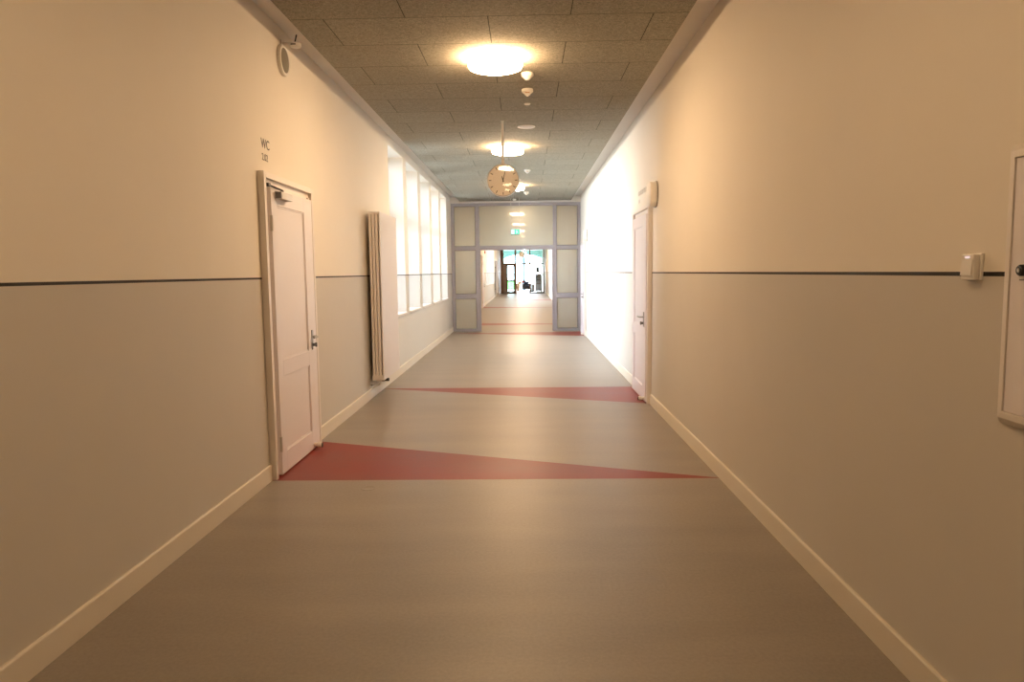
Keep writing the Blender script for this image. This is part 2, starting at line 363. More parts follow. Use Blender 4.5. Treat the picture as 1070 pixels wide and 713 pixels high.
# ------------------------------------------------------------------ panelled doors
def make_door(name, wallx, s, near, hinge_near, closer):
    """s: +1 when the corridor lies towards +x of the wall. t runs from the hinge side, n out of the wall."""
    d = struct_empty(name, (wallx, near + DWD / 2, 0))
    X = lambda n: wallx + s * n
    Y = (lambda t: near + t) if hinge_near else (lambda t: near + DWD - t)
    def bx(bm, t0, t1, n0, n1, z0, z1, bev=0): return box(bm, *sorted((X(n0), X(n1))), *sorted((Y(t0), Y(t1))), z0, z1, bev)
    bm = B()
    bx(bm, 0, .048, 0, .05, 0, 2.385); bx(bm, DWD - .048, DWD, 0, .05, 0, 2.385); bx(bm, .048, DWD - .048, 0, .05, 2.34, 2.385)
    bx(bm, .048, .125, 0, .02, 0, 2.34); bx(bm, DWD - .1, DWD - .048, 0, .02, 0, 2.34); bx(bm, .125, DWD - .1, 0, .02, 2.25, 2.34)
    obj('door_frame', bm, WHITE, d, bev=.003)
    # leaf: stiles and rails round two recessed fields
    bm = B(); l0, l1, p0, p1 = .112, 1.152, .235, .92
    bx(bm, l0, p0, .021, .058, .012, 2.275); bx(bm, p1, l1, .021, .058, .012, 2.275)
    for z0, z1 in ((.012, .18), (.79, .92), (2.145, 2.275)): bx(bm, p0, p1, .021, .058, z0, z1)
    bx(bm, p0, p1, .021, .047, .18, .79); bx(bm, p0, p1, .021, .047, .92, 2.145)
    leaf = obj('door_leaf', bm, DOORW, d, bev=.002)
    for z0, z1 in ((.18, .79), (.92, 2.145)):                       # moulding round each field
        bm = B(); w = .012
        for q in ((p0, p0 + w, z0, z1), (p1 - w, p1, z0, z1), (p0 + w, p1 - w, z0, z0 + w), (p0 + w, p1 - w, z1 - w, z1)):
            bx(bm, q[0], q[1], .047, .052, q[2], q[3])
        obj('panel_moulding', bm, DOORW, leaf)
    # hinges on the near edge of the leaf
    for z in ((.2, 1.94) if hinge_near else ()):
        bm = B(); cyl(bm, (X(.060), Y(.106), z), 'z', .008, .12, 16); bx(bm, .105, .113, .045, .06, z, z + .12)
        obj('hinge', bm, SILVER, d, smooth=True)
    # handle: long plate, lever, thumb turn
    ht = 1.02
    bm = B(); bx(bm, ht - .019, ht + .019, .058, .066, .92, 1.10, .003); hp = obj('handle_plate', bm, STEEL, d)
    bm = B(); tube(bm, [(X(.064), Y(ht), 1.04), (X(.105), Y(ht), 1.04), (X(.113), Y(ht - .012), 1.04), (X(.115), Y(ht - .13), 1.04)], .0095)
    obj('lever', bm, STEEL, hp, smooth=True)
    bm = B(); cyl(bm, (X(.064), Y(ht), .965), 'x' if s > 0 else '-x', .014, .022, 20); bx(bm, ht - .006, ht + .006, .086, .104, .945, .985, .004)
    obj('thumb_turn', bm, GREYM, hp, smooth=True)
    # floor stop screwed to the foot of the leaf
    bm = B(); st = .97 if hinge_near else 1.07
    lathe(bm, (X(.058), Y(st), .045), 'x' if s > 0 else '-x', [(0, 0), (.02, 0), (.02, .03), (.028, .036), (.028, .062), (.022, .07), (0, .07)], 20)
    obj('door_stop', bm, PLASTIC, d, smooth=True)
    bm = B(); lathe(bm, (X(.058), Y(st), .045), 'x' if s > 0 else '-x', [(0, .07), (.022, .07), (.02, .076), (0, .076)], 20)
    # small corner latch high on the leading edge
    bm2 = B(); bx(bm2, DWD - .10, DWD - .075, .02, .034, 2.23, 2.30); obj('strike_block', bm2, WHITE, d)
    obj('rubber_buffer', bm, DARK, d, smooth=True)
    if closer:
        bm = B(); bx(bm, .205, .465, .058, .112, 2.195, 2.252, .004); c = obj('door_closer', bm, SILVER, d)
        bm = B(); bx(bm, .2045, .206, .064, .106, 2.2, 2.247); obj('end_cap', bm, GREYM, c)
        bm = B(); tube(bm, [(X(.085), Y(.30), 2.252), (X(.085), Y(.30), 2.266)], .012)
        tube(bm, [(X(.085), Y(.30), 2.268), (X(.045), Y(.10), 2.292)], .008)
        tube(bm, [(X(.045), Y(.10), 2.292), (X(.045), Y(.36), 2.286)], .006)
        obj('closer_arm', bm, BLACK, c, smooth=True)
        bm = B(); bx(bm, .075, .125, .02, .058, 2.278, 2.305, .003); obj('arm_bracket', bm, BLACK, c)
    return d
d1 = make_door('door_1', -WL, 1, LD, True, True)
d2 = make_door('door_2', WR, -1, RD, False, False)
d3 = dup(d2, (0, RD2 - RD, 0)); d3.name = 'door_3'
d4 = dup(d1, (0, LD2 - LD, 0), skip=('door_closer',)); d4.name = 'door_4'
d5 = dup(d2, (0, 50.9 - RD, 0)); d5.name = 'door_5'

# ------------------------------------------------------------------ lettering above the doors
t = thing('wall_lettering', (-WL, 5.61, 2.48), 'dark letters WC over 2.02 on the wall above the left door', 'lettering')
obj('letters', text_bm('WC', .104, (-WL + .0005, 5.528, 2.577), (0, 1, 0), (1, 0, 0)), LETTER, t)
obj('numerals', text_bm('2.02', .076, (-WL + .0005, 5.534, 2.483), (0, 1, 0), (1, 0, 0)), LETTER, t)
t = thing('wall_lettering', (WR, 9.2, 2.48), 'faint grey room lettering on the wall above the right door', 'lettering')
bm = B(); y = 9.55; random.seed(11)
for k in range(12):                                                 # too faint to read: strokes of letter height only
    w = random.choice((.036, .042, .03))
    h = .058 if k % 4 else .074
    box(bm, WR - .0015, WR - .0002, y - .011, y, 2.572, 2.572 + h)
    if k % 3 != 1: box(bm, WR - .0015, WR - .0002, y - w, y - w + .009, 2.572, 2.572 + .052)
    box(bm, WR - .0015, WR - .0002, y - w, y, 2.572 + (.044 if k % 2 else 0), 2.572 + (.054 if k % 2 else .010))
    y -= w + .018
obj('name_line', bm, PALEL, t)
bm = B(); y = 9.52
for k in range(3):
    box(bm, WR - .0015, WR - .0002, y - .008, y, 2.475, 2.525); box(bm, WR - .0015, WR - .0002, y - .03, y - .008, 2.475 + .02 * (k % 2), 2.483 + .02 * (k % 2)); y -= .045
obj('number_line', bm, PALEL, t)

# ------------------------------------------------------------------ wall boxes above the right doors
def superbox(bm, cy, cz, hy, hz, x, s, dep, p=2.6, seg=56):
    rings = []
    for n, k in ((0, 1.0), (dep * .78, 1.0), (dep * .95, .97), (dep, .92)):
        ring = []
        for i in range(seg):
            a = 2 * PI * i / seg; c, q = math.cos(a), math.sin(a)
            ring.append(bm.verts.new((x + s * n, cy + hy * k * math.copysign(abs(c) ** (2 / p), c), cz + hz * k * math.copysign(abs(q) ** (2 / p), q))))
        rings.append(ring)
    for a, b in zip(rings, rings[1:]):
        for i in range(seg): bm.faces.new((a[i], a[(i + 1) % seg], b[(i + 1) % seg], b[i]))
    bm.faces.new(rings[0]); bm.faces.new(rings[-1])
t = thing('wall_box', (WR, 8.28, 2.465), 'thick white rounded box on right wall at the near corner of the red wedge door', 'wall box', 'white boxes by the doors')
bm = B(); superbox(bm, 8.28, 2.465, .14, .142, WR, -1, .085); obj('housing', bm, PLASTIC, t, smooth=True)
bm = B(); superbox(bm, 8.28, 2.465, .147, .149, WR, -1, .01); obj('back_plate', bm, GREYM, t, smooth=True)
dup(t, (0, RD2 - RD, 0), 'white rounded box on right wall beside the door next to the glazed partition')

# ------------------------------------------------------------------ round loudspeaker and puck on the left wall
t = thing('wall_loudspeaker', (-WL, 6.09, 3.375), 'round white loudspeaker with grey mesh high on the left wall', 'loudspeaker')
bm = B(); lathe(bm, (-WL, 6.09, 3.375), 'x', [(0, 0), (.125, 0), (.128, .012), (.122, .03), (.108, .034), (.1, .028), (0, .028)], 56); obj('ring', bm, PLASTIC, t, smooth=True)
bm = B(); lathe(bm, (-WL, 6.09, 3.375), 'x', [(.0995, .0285), (.07, .036), (0, .040)], 56); obj('mesh_grille', bm, MESHG, t, smooth=True)
t = thing('wall_sensor', (-WL, 6.12, 3.50), 'small white wall sensor with black stub aerial above the round loudspeaker', 'sensor')
bm = B(); box(bm, -WL, -WL + .09, 6.105, 6.135, 3.515, 3.53, .003); box(bm, -WL, -WL + .008, 6.08, 6.16, 3.49, 3.545, .002); obj('bracket', bm, PLASTIC, t)
bm = B(); lathe(bm, (-1.90, 6.12, 3.485), 'z', [(0, 0), (.03, 0), (.045, .01), (.048, .022), (.045, .036), (.03, .04), (0, .04)], 32); obj('housing', bm, PLASTIC, t, smooth=True)
bm = B(); box(bm, -1.925, -1.885, 6.070, 6.078, 3.498, 3.506, .001); obj('slot', bm, DARK, t)
bm = B(); tube(bm, [(-1.905, 6.12, 3.525), (-1.888, 6.12, 3.59)], .006); obj('aerial', bm, BLACK, t, smooth=True)

# ------------------------------------------------------------------ light switch and distribution cabinet, right wall
t = thing('light_switch', (WR, 2.40, 1.60), 'small white rocker switch across the dark line on the right wall', 'switch')
bm = B(); box(bm, WR - .010, WR, 2.362, 2.442, 1.556, 1.644, .003); obj('back_plate', bm, PLASTIC, t)
bm = B(); box(bm, WR - .030, WR - .010, 2.368, 2.436, 1.558, 1.642, .004); h = obj('housing', bm, PLASTIC, t)
bm = B(); prism(bm, [(WR - .0295, 1.572), (WR - .036, 1.572), (WR - .0315, 1.625), (WR - .0295, 1.625)], 'y', 2.374, 2.430); obj('rocker', bm, PLASTIC, t)
bm = B(); box(bm, WR - .032, WR - .0295, 2.390, 2.414, 1.628, 1.635, .001); obj('glint_strip', bm, GLINT, t)  # glowing strip in place of a reflection on the housing
t = thing('distribution_cabinet', (WR, 1.9, 1.53), 'shallow white wall cabinet with a black round lock on the right wall', 'cabinet')
cy0, cy1, cz0, cz1 = 1.50, 2.24, 1.112, 1.966
bm = B()
fr = lambda k: [(cy0 + k, cz0 + k), (cy1 - k, cz0 + k), (cy1 - k, cz1 - k), (cy0 + k, cz1 - k)]
R = [[bm.verts.new((WR - n, p[0], p[1])) for p in fr(k)] for k, n in ((0, 0), (0, .004), (.022, .028), (.044, .030), (.044, .014))]
for a, b in zip(R, R[1:]):
    for k in range(4): bm.faces.new((a[k], a[(k + 1) % 4], b[(k + 1) % 4], b[k]))
obj('frame', bm, WHITE, t, bev=.002)
bm = B(); box(bm, WR - .026, WR - .002, cy0 + .045, cy1 - .0455, cz0 + .0455, cz1 - .046, .002); dr = obj('door', bm, DOORW, t)
bm = B(); lathe(bm, (WR - .026, 2.135, 1.588), '-x', [(0, 0), (.017, 0), (.017, .012), (.014, .016), (0, .016)], 32); obj('lock', bm, BLACK, dr, smooth=True)
bm = B(); lathe(bm, (WR - .042, 2.135, 1.588), '-x', [(0, 0), (.007, 0), (.006, .003), (0, .003)], 24); obj('lock_barrel', bm, STEEL, dr, smooth=True)
bm = B(); box(bm, WR - .0275, WR - .0255, 2.06, 2.152, 1.558, 1.561); obj('label_holder', bm, GREYM, dr)

# ------------------------------------------------------------------ radiators on the left wall
def make_radiator(y0, label):
    t = thing('radiator', (-WL, y0 + .55, .25), label, 'radiator', 'tall radiators on the left wall')
    z0, z1, w = .25, 2.375, 1.12
    bm = B(); box(bm, -WL + .185, -WL + .2, y0, y0 + w, z0, z1, .004); obj('front_panel', bm, RAD, t)
    bm = B()
    for n in (.058, .098, .138):
        box(bm, -WL + n, -WL + n + .033, y0 + .004, y0 + w - .004, z0 + .06, z1 - .03, .004)
    obj('heating_plates', bm, RAD, t)
    bm = B(); box(bm, -WL + .050, -WL + .187, y0 + .002, y0 + w - .002, z0, z0 + .062, .004); obj('header', bm, RAD, t)
    bm = B(); box(bm, -WL + .05, -WL + .187, y0 + .002, y0 + w - .002, z1 - .034, z1 - .002, .004); obj('header', bm, RAD, t)
    for y in (y0 + .25, y0 + w - .25):
        for z in (.5, 1.9): bm = B(); box(bm, -WL + .001, -WL + .06, y - .02, y + .02, z, z + .05); obj('wall_bracket', bm, GREYM, t)
    bm = B(); tube(bm, [(-WL + .002, y0 + .14, .17), (-WL + .1, y0 + .14, .17), (-WL + .11, y0 + .14, .18), (-WL + .11, y0 + .14, .255)], .011); obj('pipe', bm, PLASTIC, t, smooth=True)
    bm = B(); tube(bm, [(-WL + .002, y0 + .5, .17), (-WL + .1, y0 + .5, .17), (-WL + .11, y0 + .5, .18), (-WL + .11, y0 + .5, .255)], .011); obj('pipe', bm, PLASTIC, t, smooth=True)
    bm = B(); tube(bm, [(-WL + .11, y0 + .32, .215), (-WL + .2, y0 + .32, .215)], .022); box(bm, -WL + .09, -WL + .13, y0 + .30, y0 + .34, .205, .255); obj('valve', bm, DARK, t, smooth=True)
    return t
r1 = make_radiator(8.95, 'tall white panel radiator on the left wall before the windows')
dup(r1, (0, 46.4 - 8.95, 0), 'tall pale radiator far down the left wall, seen through the doorway')

# ------------------------------------------------------------------ ceiling lamps
def make_lamp(x, y, label):
    t = thing('ceiling_lamp', (x, y, CZ), label, 'lamp', 'round ceiling lamps')
    bm = B(); lathe(bm, (x, y, CZ), '-z', [(0, 0), (.205, 0), (.215, .006), (.215, .0305), (0, .0305)], 64); obj('base', bm, LAMPRIM, t, smooth=True)
    bm = B(); lathe(bm, (x, y, CZ), '-z', [(.216, .031), (.234, .031), (.24, .036), (.24, .085), (.232, .098), (.21, .105), (0, .108)], 64); obj('diffuser', bm, LAMP, t, smooth=True)
    return t
lamp = make_lamp(-.253, 6.54, 'large glowing round ceiling lamp, the nearest one')
for y, x, lb in ((11.1, -.255, 'glowing round ceiling lamp just behind the hanging clock rod'), (15.95, -.255, 'glowing round ceiling lamp half hidden behind the clock face'),
                 (22.7, -.13, 'unseen round ceiling lamp of the far corridor, just behind the glazed partition'), (28.6, -.13, 'unseen round ceiling lamp of the far corridor, second behind the glazed partition'),
                 (35.0, -.13, 'unseen round ceiling lamp of the far corridor, level with its left door'), (42.0, -.13, 'unseen round ceiling lamp of the far corridor, level with its windows'), (49.0, -.13, 'unseen round ceiling lamp of the far corridor, last before the end screen')):
    q = dup(lamp, (x + .253, y - 6.54, 0), lb)
    if y > 20:  # unseen lamps, kept to light the far corridor and the panes
        for c in q.children:
            if c.name.startswith('diffuser'): c.data = c.data.copy(); c.data.materials[0] = LAMPFAR

for y, lb in ((1.9, 'dimmer round ceiling lamp at the near end, before the first red wedge'), (-2.75, 'round ceiling lamp at the very back of the near corridor')):
    dl_ = dup(lamp, (0, y - 6.54, 0), lb)
    for c in dl_.children:
        if c.name.startswith('diffuser'): c.data = c.data.copy(); c.data.materials[0] = LAMPDIM
# ------------------------------------------------------------------ detectors and discs on the tile ceiling
def make_detector(x, y, label, slot):
    t = thing('smoke_detector', (x, y, CZ), label, 'detector', 'detectors on the tiled ceiling')
    bm = B(); lathe(bm, (x, y, CZ), '-z', [(0, 0), (.058, 0), (.060, .006), (.060, .026), (.052, .034), (.036, .046), (.028, .058), (.018, .064), (0, .066)], 40); obj('housing', bm, PLASTIC, t, smooth=True)
    if slot:
        bm = B(); box(bm, x - .024, x + .024, y - .046, y - .036, CZ - .046, CZ - .038, .002); obj('slot', bm, TAN, t)
        bm = B(); cyl(bm, (x, y, CZ - .066), '-z', .012, .006, 20); obj('test_button', bm, PLASTIC, t, smooth=True)
    return t
make_detector(.034, 7.08, 'white domed detector beside the nearest ceiling lamp', False)
dt = make_detector(.035, 7.69, 'white domed detector with dark slot behind the lamp-side detector', True)
dup(dt, (.012, 13.55 - 7.69, 0), 'small white detector right of the second lamp, above the clock')
dup(dt, (-.002, 17.3 - 7.69, 0), 'small white detector just right of the third lamp')
bm = B(); lathe(bm, (.036, 8.33, CZ), '-z', [(0, 0), (.036, 0), (.036, .006), (.028, .012), (0, .014)], 32)
tag(obj('ceiling_sensor', bm, PLASTIC, None, (.036, 8.33, CZ), smooth=True), 'tiny flat white sensor between the slotted detector and white disc', 'sensor')
t = thing('ceiling_disc', (.027, 9.62, CZ), 'flat white disc, the widest of the row of ceiling fittings', 'ceiling disc')
bm = B(); lathe(bm, (.027, 9.62, CZ), '-z', [(0, 0), (.117, 0), (.117, .004), (.106, .009), (.1, .006), (0, .006)], 48); obj('ring', bm, PLASTIC, t, smooth=True)
bm = B(); lathe(bm, (.027, 9.62, CZ), '-z', [(0, .0065), (.098, .0065), (.09, .010), (0, .011)], 48); obj('grille', bm, plain('pale_mesh', (214, 214, 216), .5, noise=.08, scale=300), t, smooth=True)
bm = B(); lathe(bm, (-.28, 18.9, CZ), '-z', [(0, 0), (.05, 0), (.05, .02), (.035, .04), (0, .045)], 32)
tag(obj('ceiling_sensor', bm, PLASTIC, None, (-.28, 18.9, CZ), smooth=True), 'small white ceiling sensor above the glazed screen, over the exit sign', 'sensor')

# ------------------------------------------------------------------ hanging clocks
def make_clock(x, y, z, label):
    t = thing('hanging_clock', (x, y, CZ), label, 'clock', 'double-faced clocks hung from the ceiling')
    R_ = .204
    bm = B(); cyl(bm, (x, y, z + R_ - .006), 'z', .018, CZ - z - R_ + .006, 24); obj('rod', bm, PLASTIC, t, smooth=True)
    bm = B(); lathe(bm, (x, y, CZ), '-z', [(0, 0), (.024, 0), (.024, .004), (.0185, .008), (0, .008)], 32); obj('ceiling_rose', bm, PLASTIC, t, smooth=True)
    bm = B(); lathe(bm, (x, y, z), 'y', [(R_ - .012, -.042), (R_ - .002, -.040), (R_, -.034), (R_, .034), (R_ - .002, .040), (R_ - .012, .042), (R_ - .012, -.042)], 72); obj('rim', bm, SILVER, t, smooth=True)
    for s in (-1, 1):
        bm = B(); cyl(bm, (x, y + s * .026, z), 'y' if s > 0 else '-y', R_ - .013, .003, 72); f = obj('face', bm, FACE, t, smooth=True)
        for k in range(12):
            a = 2 * PI * k / 12; bm = B()
            for q in [(.148, .182)]:
                dx, dz = math.sin(a) * -s * -1, math.cos(a)
                n = Vector((dz, 0, -dx)); c0 = Vector((x + dx * q[0], y + s * .0295, z + dz * q[0])); c1 = Vector((x + dx * q[1], y + s * .0295, z + dz * q[1]))
                p = [c0 + n * .004, c0 - n * .004, c1 - n * .004, c1 + n * .004]
                A = [bm.verts.new(v) for v in p]; C_ = [bm.verts.new(v + Vector((0, s * .001, 0))) for v in p]
                bm.faces.new(A); bm.faces.new(list(reversed(C_)))
                for i in range(4): bm.faces.new((A[i], A[(i + 1) % 4], C_[(i + 1) % 4], C_[i]))
            obj('hour_mark', bm, BLACK, f)
        for nm, ang, ln, wd, off in (('minute_hand', 14, .112, .0045, .0325), ('hour_hand', -17, .052, .0065, .0305)):
            a = math.radians(ang) * (1 if s < 0 else -1); dx, dz = math.sin(a), math.cos(a); n = Vector((dz, 0, -dx))
            bm = B(); c0 = Vector((x - dx * .02, y + s * off, z - dz * .02)); c1 = Vector((x + dx * ln, y + s * off, z + dz * ln))
            p = [c0 + n * wd, c0 - n * wd, c1 - n * wd * .6, c1 + n * wd * .6]
            A = [bm.verts.new(v) for v in p]; C_ = [bm.verts.new(v + Vector((0, s * .001, 0))) for v in p]
            bm.faces.new(A); bm.faces.new(list(reversed(C_)))
            for i in range(4): bm.faces.new((A[i], A[(i + 1) % 4], C_[(i + 1) % 4], C_[i]))
            obj(nm, bm, BLACK, f)
        bm = B(); lathe(bm, (x, y, z), 'y' if s > 0 else '-y', [(R_ - .012, .038), (R_ - .05, .0395), (.08, .0408), (0, .0415)], 72); obj('glass', bm, CGLASS, t, smooth=True)
    return t
ck = make_clock(-.277, 9.24, 2.765, 'round cream clock hanging on a rod in the near corridor')
dup(ck, (-.03, 52.0 - 9.24, 2.86 - 2.765), 'tiny round clock hanging in the far doorway view, before the end windows')

# ------------------------------------------------------------------ glazed partition
t = thing('glazed_partition', (-.26, PY, 0), 'grey framed glass partition with an open doorway across the corridor', 'partition')
y0, y1, L0, R0 = PY - .05, PY + .03, -WL + .006, WR - .006
PA0, PA1, PB0, PB1 = -1.352, -1.245, .742, .836        # posts
bm = B(); box(bm, L0, L0 + .075, y0, y1, 0, 3.462); box(bm, R0 - .075, R0, y0, y1, 0, 3.462)
box(bm, L0 + .075, R0 - .075, y0, y1, 3.385, 3.462); obj('outer_frame', bm, ALU, t, bev=.004)
for a, b in ((PA0, PA1), (PB0, PB1)):
    bm = B(); box(bm, a, b, y0, y1, 0, 3.385); obj('post', bm, ALU, t, bev=.004)
bm = B(); box(bm, PA1, PA1 + .02, y0 - .012, y1 + .012, 0, 2.225); box(bm, PB0 - .026, PB0, y0 - .012, y1 + .012, 0, 2.225); box(bm, PA1 + .02, PB0 - .026, y0 - .012, y1 + .012, 2.205, 2.24); obj('door_frame', bm, ALU, t, bev=.004)
bm = B(); box(bm, PA1, PB0, y0, y1, 2.225, 2.32); obj('transom', bm, ALU, t, bev=.004)
for a, b in ((L0 + .075, PA0), (PB1, R0 - .075)):
    for z0, z1 in ((2.212, 2.31), (.905, 1.022), (0, .065)):
        bm = B(); box(bm, a, b, y0, y1, z0, z1); obj('rail', bm, ALU, t, bev=.004)
    for z0, z1 in ((.065, .905), (1.022, 2.212), (2.31, 3.385)):
        bm = B(); box(bm, a, b, PY - .016, PY - .006, z0, z1); obj('glass_pane', bm, GLASS, t)
        bm = B(); g = .014                                          # dark gasket line round the pane
        for q in ((a, a + g, z0, z1), (b - g, b, z0, z1), (a + g, b - g, z0, z0 + g), (a + g, b - g, z1 - g, z1)): box(bm, q[0], q[1], PY - .026, PY + .004, q[2], q[3])
        obj('glazing_bead', bm, GREYM, t)
bm = B(); box(bm, PA1, PB0, PY - .016, PY - .006, 2.32, 3.385); obj('glass_pane', bm, GLASS, t)
bm = B(); box(bm, PB0 - .032, PB0 - .026, PY - .05, PY + .01, 1.06, 1.2); obj('strike_plate', bm, STEEL, t)

# exit sign hung in front of it
t = thing('exit_sign', (-.265, 18.8, 2.66), 'green and white exit sign hanging on two wires before the transom', 'sign')
bm = B(); box(bm, -.372, -.155, 18.775, 18.8, 2.585, 2.715, .003); pn = obj('panel', bm, GREEN, t)
bm = B(); box(bm, -.366, -.285, 18.772, 18.7745, 2.594, 2.706); obj('door_symbol', bm, EXITW, pn)
bm = B()                                                            # running figure
lathe(bm, (-.226, 18.7745, 2.684), '-y', [(0, 0), (.011, 0), (.011, .002), (0, .002)], 16)
for p in ([(-.236, 2.672), (-.214, 2.668), (-.206, 2.638), (-.226, 2.636)], [(-.226, 2.640), (-.212, 2.640), (-.236, 2.600), (-.250, 2.602)], [(-.214, 2.640), (-.204, 2.636), (-.188, 2.612), (-.198, 2.604)], [(-.236, 2.672), (-.230, 2.664), (-.258, 2.650), (-.262, 2.658)], [(-.212, 2.668), (-.208, 2.660), (-.186, 2.656), (-.188, 2.664)]):
    prism(bm, p, 'y', 18.7725, 18.7745)
obj('running_figure', bm, EXITW, pn)
bm = B(); box(bm, -.374, -.153, 18.772, 18.803, 2.572, 2.585); obj('bottom_rail', bm, GREYM, t)
for x in (-.37, -.157):
    bm = B(); tube(bm, [(x, 18.788, 2.715), (x, 18.788, CZ)], .004, 8); obj('wire', bm, PLASTIC, t)

# floor cap near the first wedge
bm = B(); lathe(bm, (-1.195, 5.2, .0), 'z', [(.056, 0), (.056, .0012), (.047, .0022), (.045, .0014), (0, .0014)], 32)
tag(obj('floor_cap', bm, FLOOR_GREY, None, (-1.195, 5.2, 0), smooth=True), 'small round cap flush in the grey floor before the first red wedge', 'floor cap')

# ------------------------------------------------------------------ far end of the corridor
bm = B(); box(bm, -WL, -WL + .03, 36.55, 36.75, 2.55, 2.7, .006)
t = thing('wall_mounted_alarm', (-WL, 35.2, 2.6), 'small orange-red plate high on the far left wall past the far door', 'alarm plate')
bm.free(); bm = B(); box(bm, -WL, -WL + .05, 35.1, 35.32, 2.52, 2.66, .01); obj('housing', bm, ORANGE, t)
bm = B(); box(bm, -WL + .05, -WL + .056, 35.14, 35.28, 2.56, 2.62, .002); obj('cover', bm, RED, t)

t = thing('end_screen', (-.25, YE, 0), 'brown framed glazed screen with a glass door at the far end', 'glazed screen')
ya, yb = YE - .04, YE + .04
bm = B(); box(bm, -1.90, -1.68, ya - .03, yb, 0, CZ); box(bm, 1.30, 1.39, ya, yb, 0, CZ); box(bm, -1.68, 1.30, ya, yb, 3.38, CZ); obj('outer_frame', bm, BROWN, t, bev=.006)
for a, b in ((-.83, -.70), (.265, .36)):
    bm = B(); box(bm, a, b, ya, yb, 0, 3.38); obj('post', bm, BROWN, t, bev=.006)
for a, b in ((-1.68, -.83), (-.70, .265), (.36, 1.30)):
    bm = B(); box(bm, a, b, ya, yb, 2.19, 2.29); obj('transom', bm, BROWN if a < -1 else GREYM, t, bev=.006)
    bm = B(); box(bm, a, b, YE - .006, YE + .006, 2.29, 3.38); obj('top_pane', bm, TEALG, t)
bm = B(); box(bm, -1.68, -1.47, YE - .01, YE + .01, 0, 2.19); obj('side_panel', bm, SHELFM, t)
bm = B()
for q in ((-1.47, -1.37, 0, 2.19), (-.91, -.83, 0, 2.19), (-1.37, -.91, 0, .14), (-1.37, -.91, .90, 1.02), (-1.37, -.91, 2.08, 2.19)): box(bm, q[0], q[1], ya - .01, yb - .02, q[2], q[3])
dl = obj('door_leaf', bm, plain('dark_brown_leaf', (92, 74, 58), .5, noise=.08), t)
for z0, z1 in ((.14, .92), (1.0, 2.08)):
    bm = B(); box(bm, -1.37, -.91, YE - .012, YE - .004, z0, z1); obj('door_pane', bm, TEALG, dl)
bm = B(); tube(bm, [(-.87, YE - .05, 1.05), (-.87, YE - .1, 1.05), (-.99, YE - .1, 1.05)], .012); obj('door_handle', bm, STEEL, dl)
bm = B(); box(bm, .36, 1.30, ya, yb, 0, .05); obj('bottom_rail', bm, GREYM, t)
bm = B(); box(bm, .36, 1.30, YE - .006, YE + .006, .05, 2.19); obj('side_pane', bm, WGLASS, t)

# end wall with a wide segmental arch to the outside
bm = B(); xa, xb_, zs, zt = -1.93, 1.42, 2.83, 3.19
pts = [(-WL, 0), (xa, 0), (xa, zs)]
for k in range(1, 24):
    u = k / 24; pts.append((xa + (xb_ - xa) * u, zs + (zt - zs) * (1 - (2 * u - 1) ** 2)))
pts += [(xb_, zs), (xb_, 0), (WR, 0), (WR, SLAB), (-WL, SLAB)]
half = len(pts)
def arch_part(bm, side):
    mid = (xa + xb_) / 2
    q = [(xa + (xb_ - xa) * k / 24, zs + (zt - zs) * (1 - (2 * k / 24 - 1) ** 2)) for k in range(25)]
    if side < 0: p = [(-WL, 0), (xa, 0)] + q[:13] + [(mid, SLAB), (-WL, SLAB)]
    else: p = q[12:] + [(xb_, 0), (WR, 0), (WR, SLAB), (mid, SLAB)]
    prism(bm, p, 'y', YX, YX + .3)
arch_part(bm, -1); arch_part(bm, 1); struct('wall_end', bm, TEALW)
bm = B(); box(bm, -.30, -.02, YX + .05, YX + .25, 0, 3.185); struct('trim_2', bm, BLUEC)
bm = B(); box(bm, -14, 14, YX + .6, YX + 60, -.25, -.02); struct('exterior_ground', bm, PAVING)

# hedge outside the glass door
bm = B(); random.seed(3)
for k in range(420):
    c = Vector((random.uniform(-3.0, -.95), random.uniform(67.4, 68.4), random.uniform(-.02, .95)))
    d = Vector((random.uniform(-1, 1), random.uniform(-1, 1), random.uniform(-.4, 1))).normalized(); u = d.cross(Vector((.3, .2, 1))).normalized(); s = random.uniform(.07, .13)
    bm.faces.new([bm.verts.new(c), bm.verts.new(c + d * s * .5 + u * s * .4), bm.verts.new(c + d * s), bm.verts.new(c + d * s * .5 - u * s * .4)])
box(bm, -2.95, -1.0, 67.45, 68.35, -.04, .86, .1)
o = obj('hedge', bm, HEDGE, None, (-2, 68, -.02), normals=False); o['kind'] = 'stuff'; tag(o, 'bright green hedge outside, seen through the far glass door', 'hedge')

# furniture behind the screen
t = thing('shelf_unit', (1.06, 60, 0), 'grey-brown open shelf unit behind the right end of the far screen', 'shelf unit')
x0, x1, ys, yt = .80, 1.32, 59.8, 60.2
bm = B(); box(bm, x0, x0 + .04, ys, yt, 0, 1.40); box(bm, x1 - .1, x1, ys, yt, 0, 1.40); obj('side_panel', bm, SHELFM, t)
for z in (.03, .62, .92, 1.19, 1.36):
    bm = B(); box(bm, x0 + .04, x1 - .1, ys, yt, z, z + .045); obj('shelf', bm, SHELFM, t)
bm = B(); box(bm, x0 + .04, x1 - .1, yt - .02, yt, .07, 1.36); obj('back_panel', bm, DRAWER, t)
for z0, z1, x2 in ((.085, .60, .0), (.68, .88, .0)):
    bm = B(); box(bm, x0 + .05, x1 - .11, ys + .02, ys + .3, z0, z1, .01); tag(obj('storage_box', bm, DRAWER, None, (1.0, 60, z0)), 'tall pale blue box on the lowest shelf of the far unit' if z0 < .3 else 'low pale blue box on the middle shelf of the far unit', 'box', 'boxes in the far shelf unit')
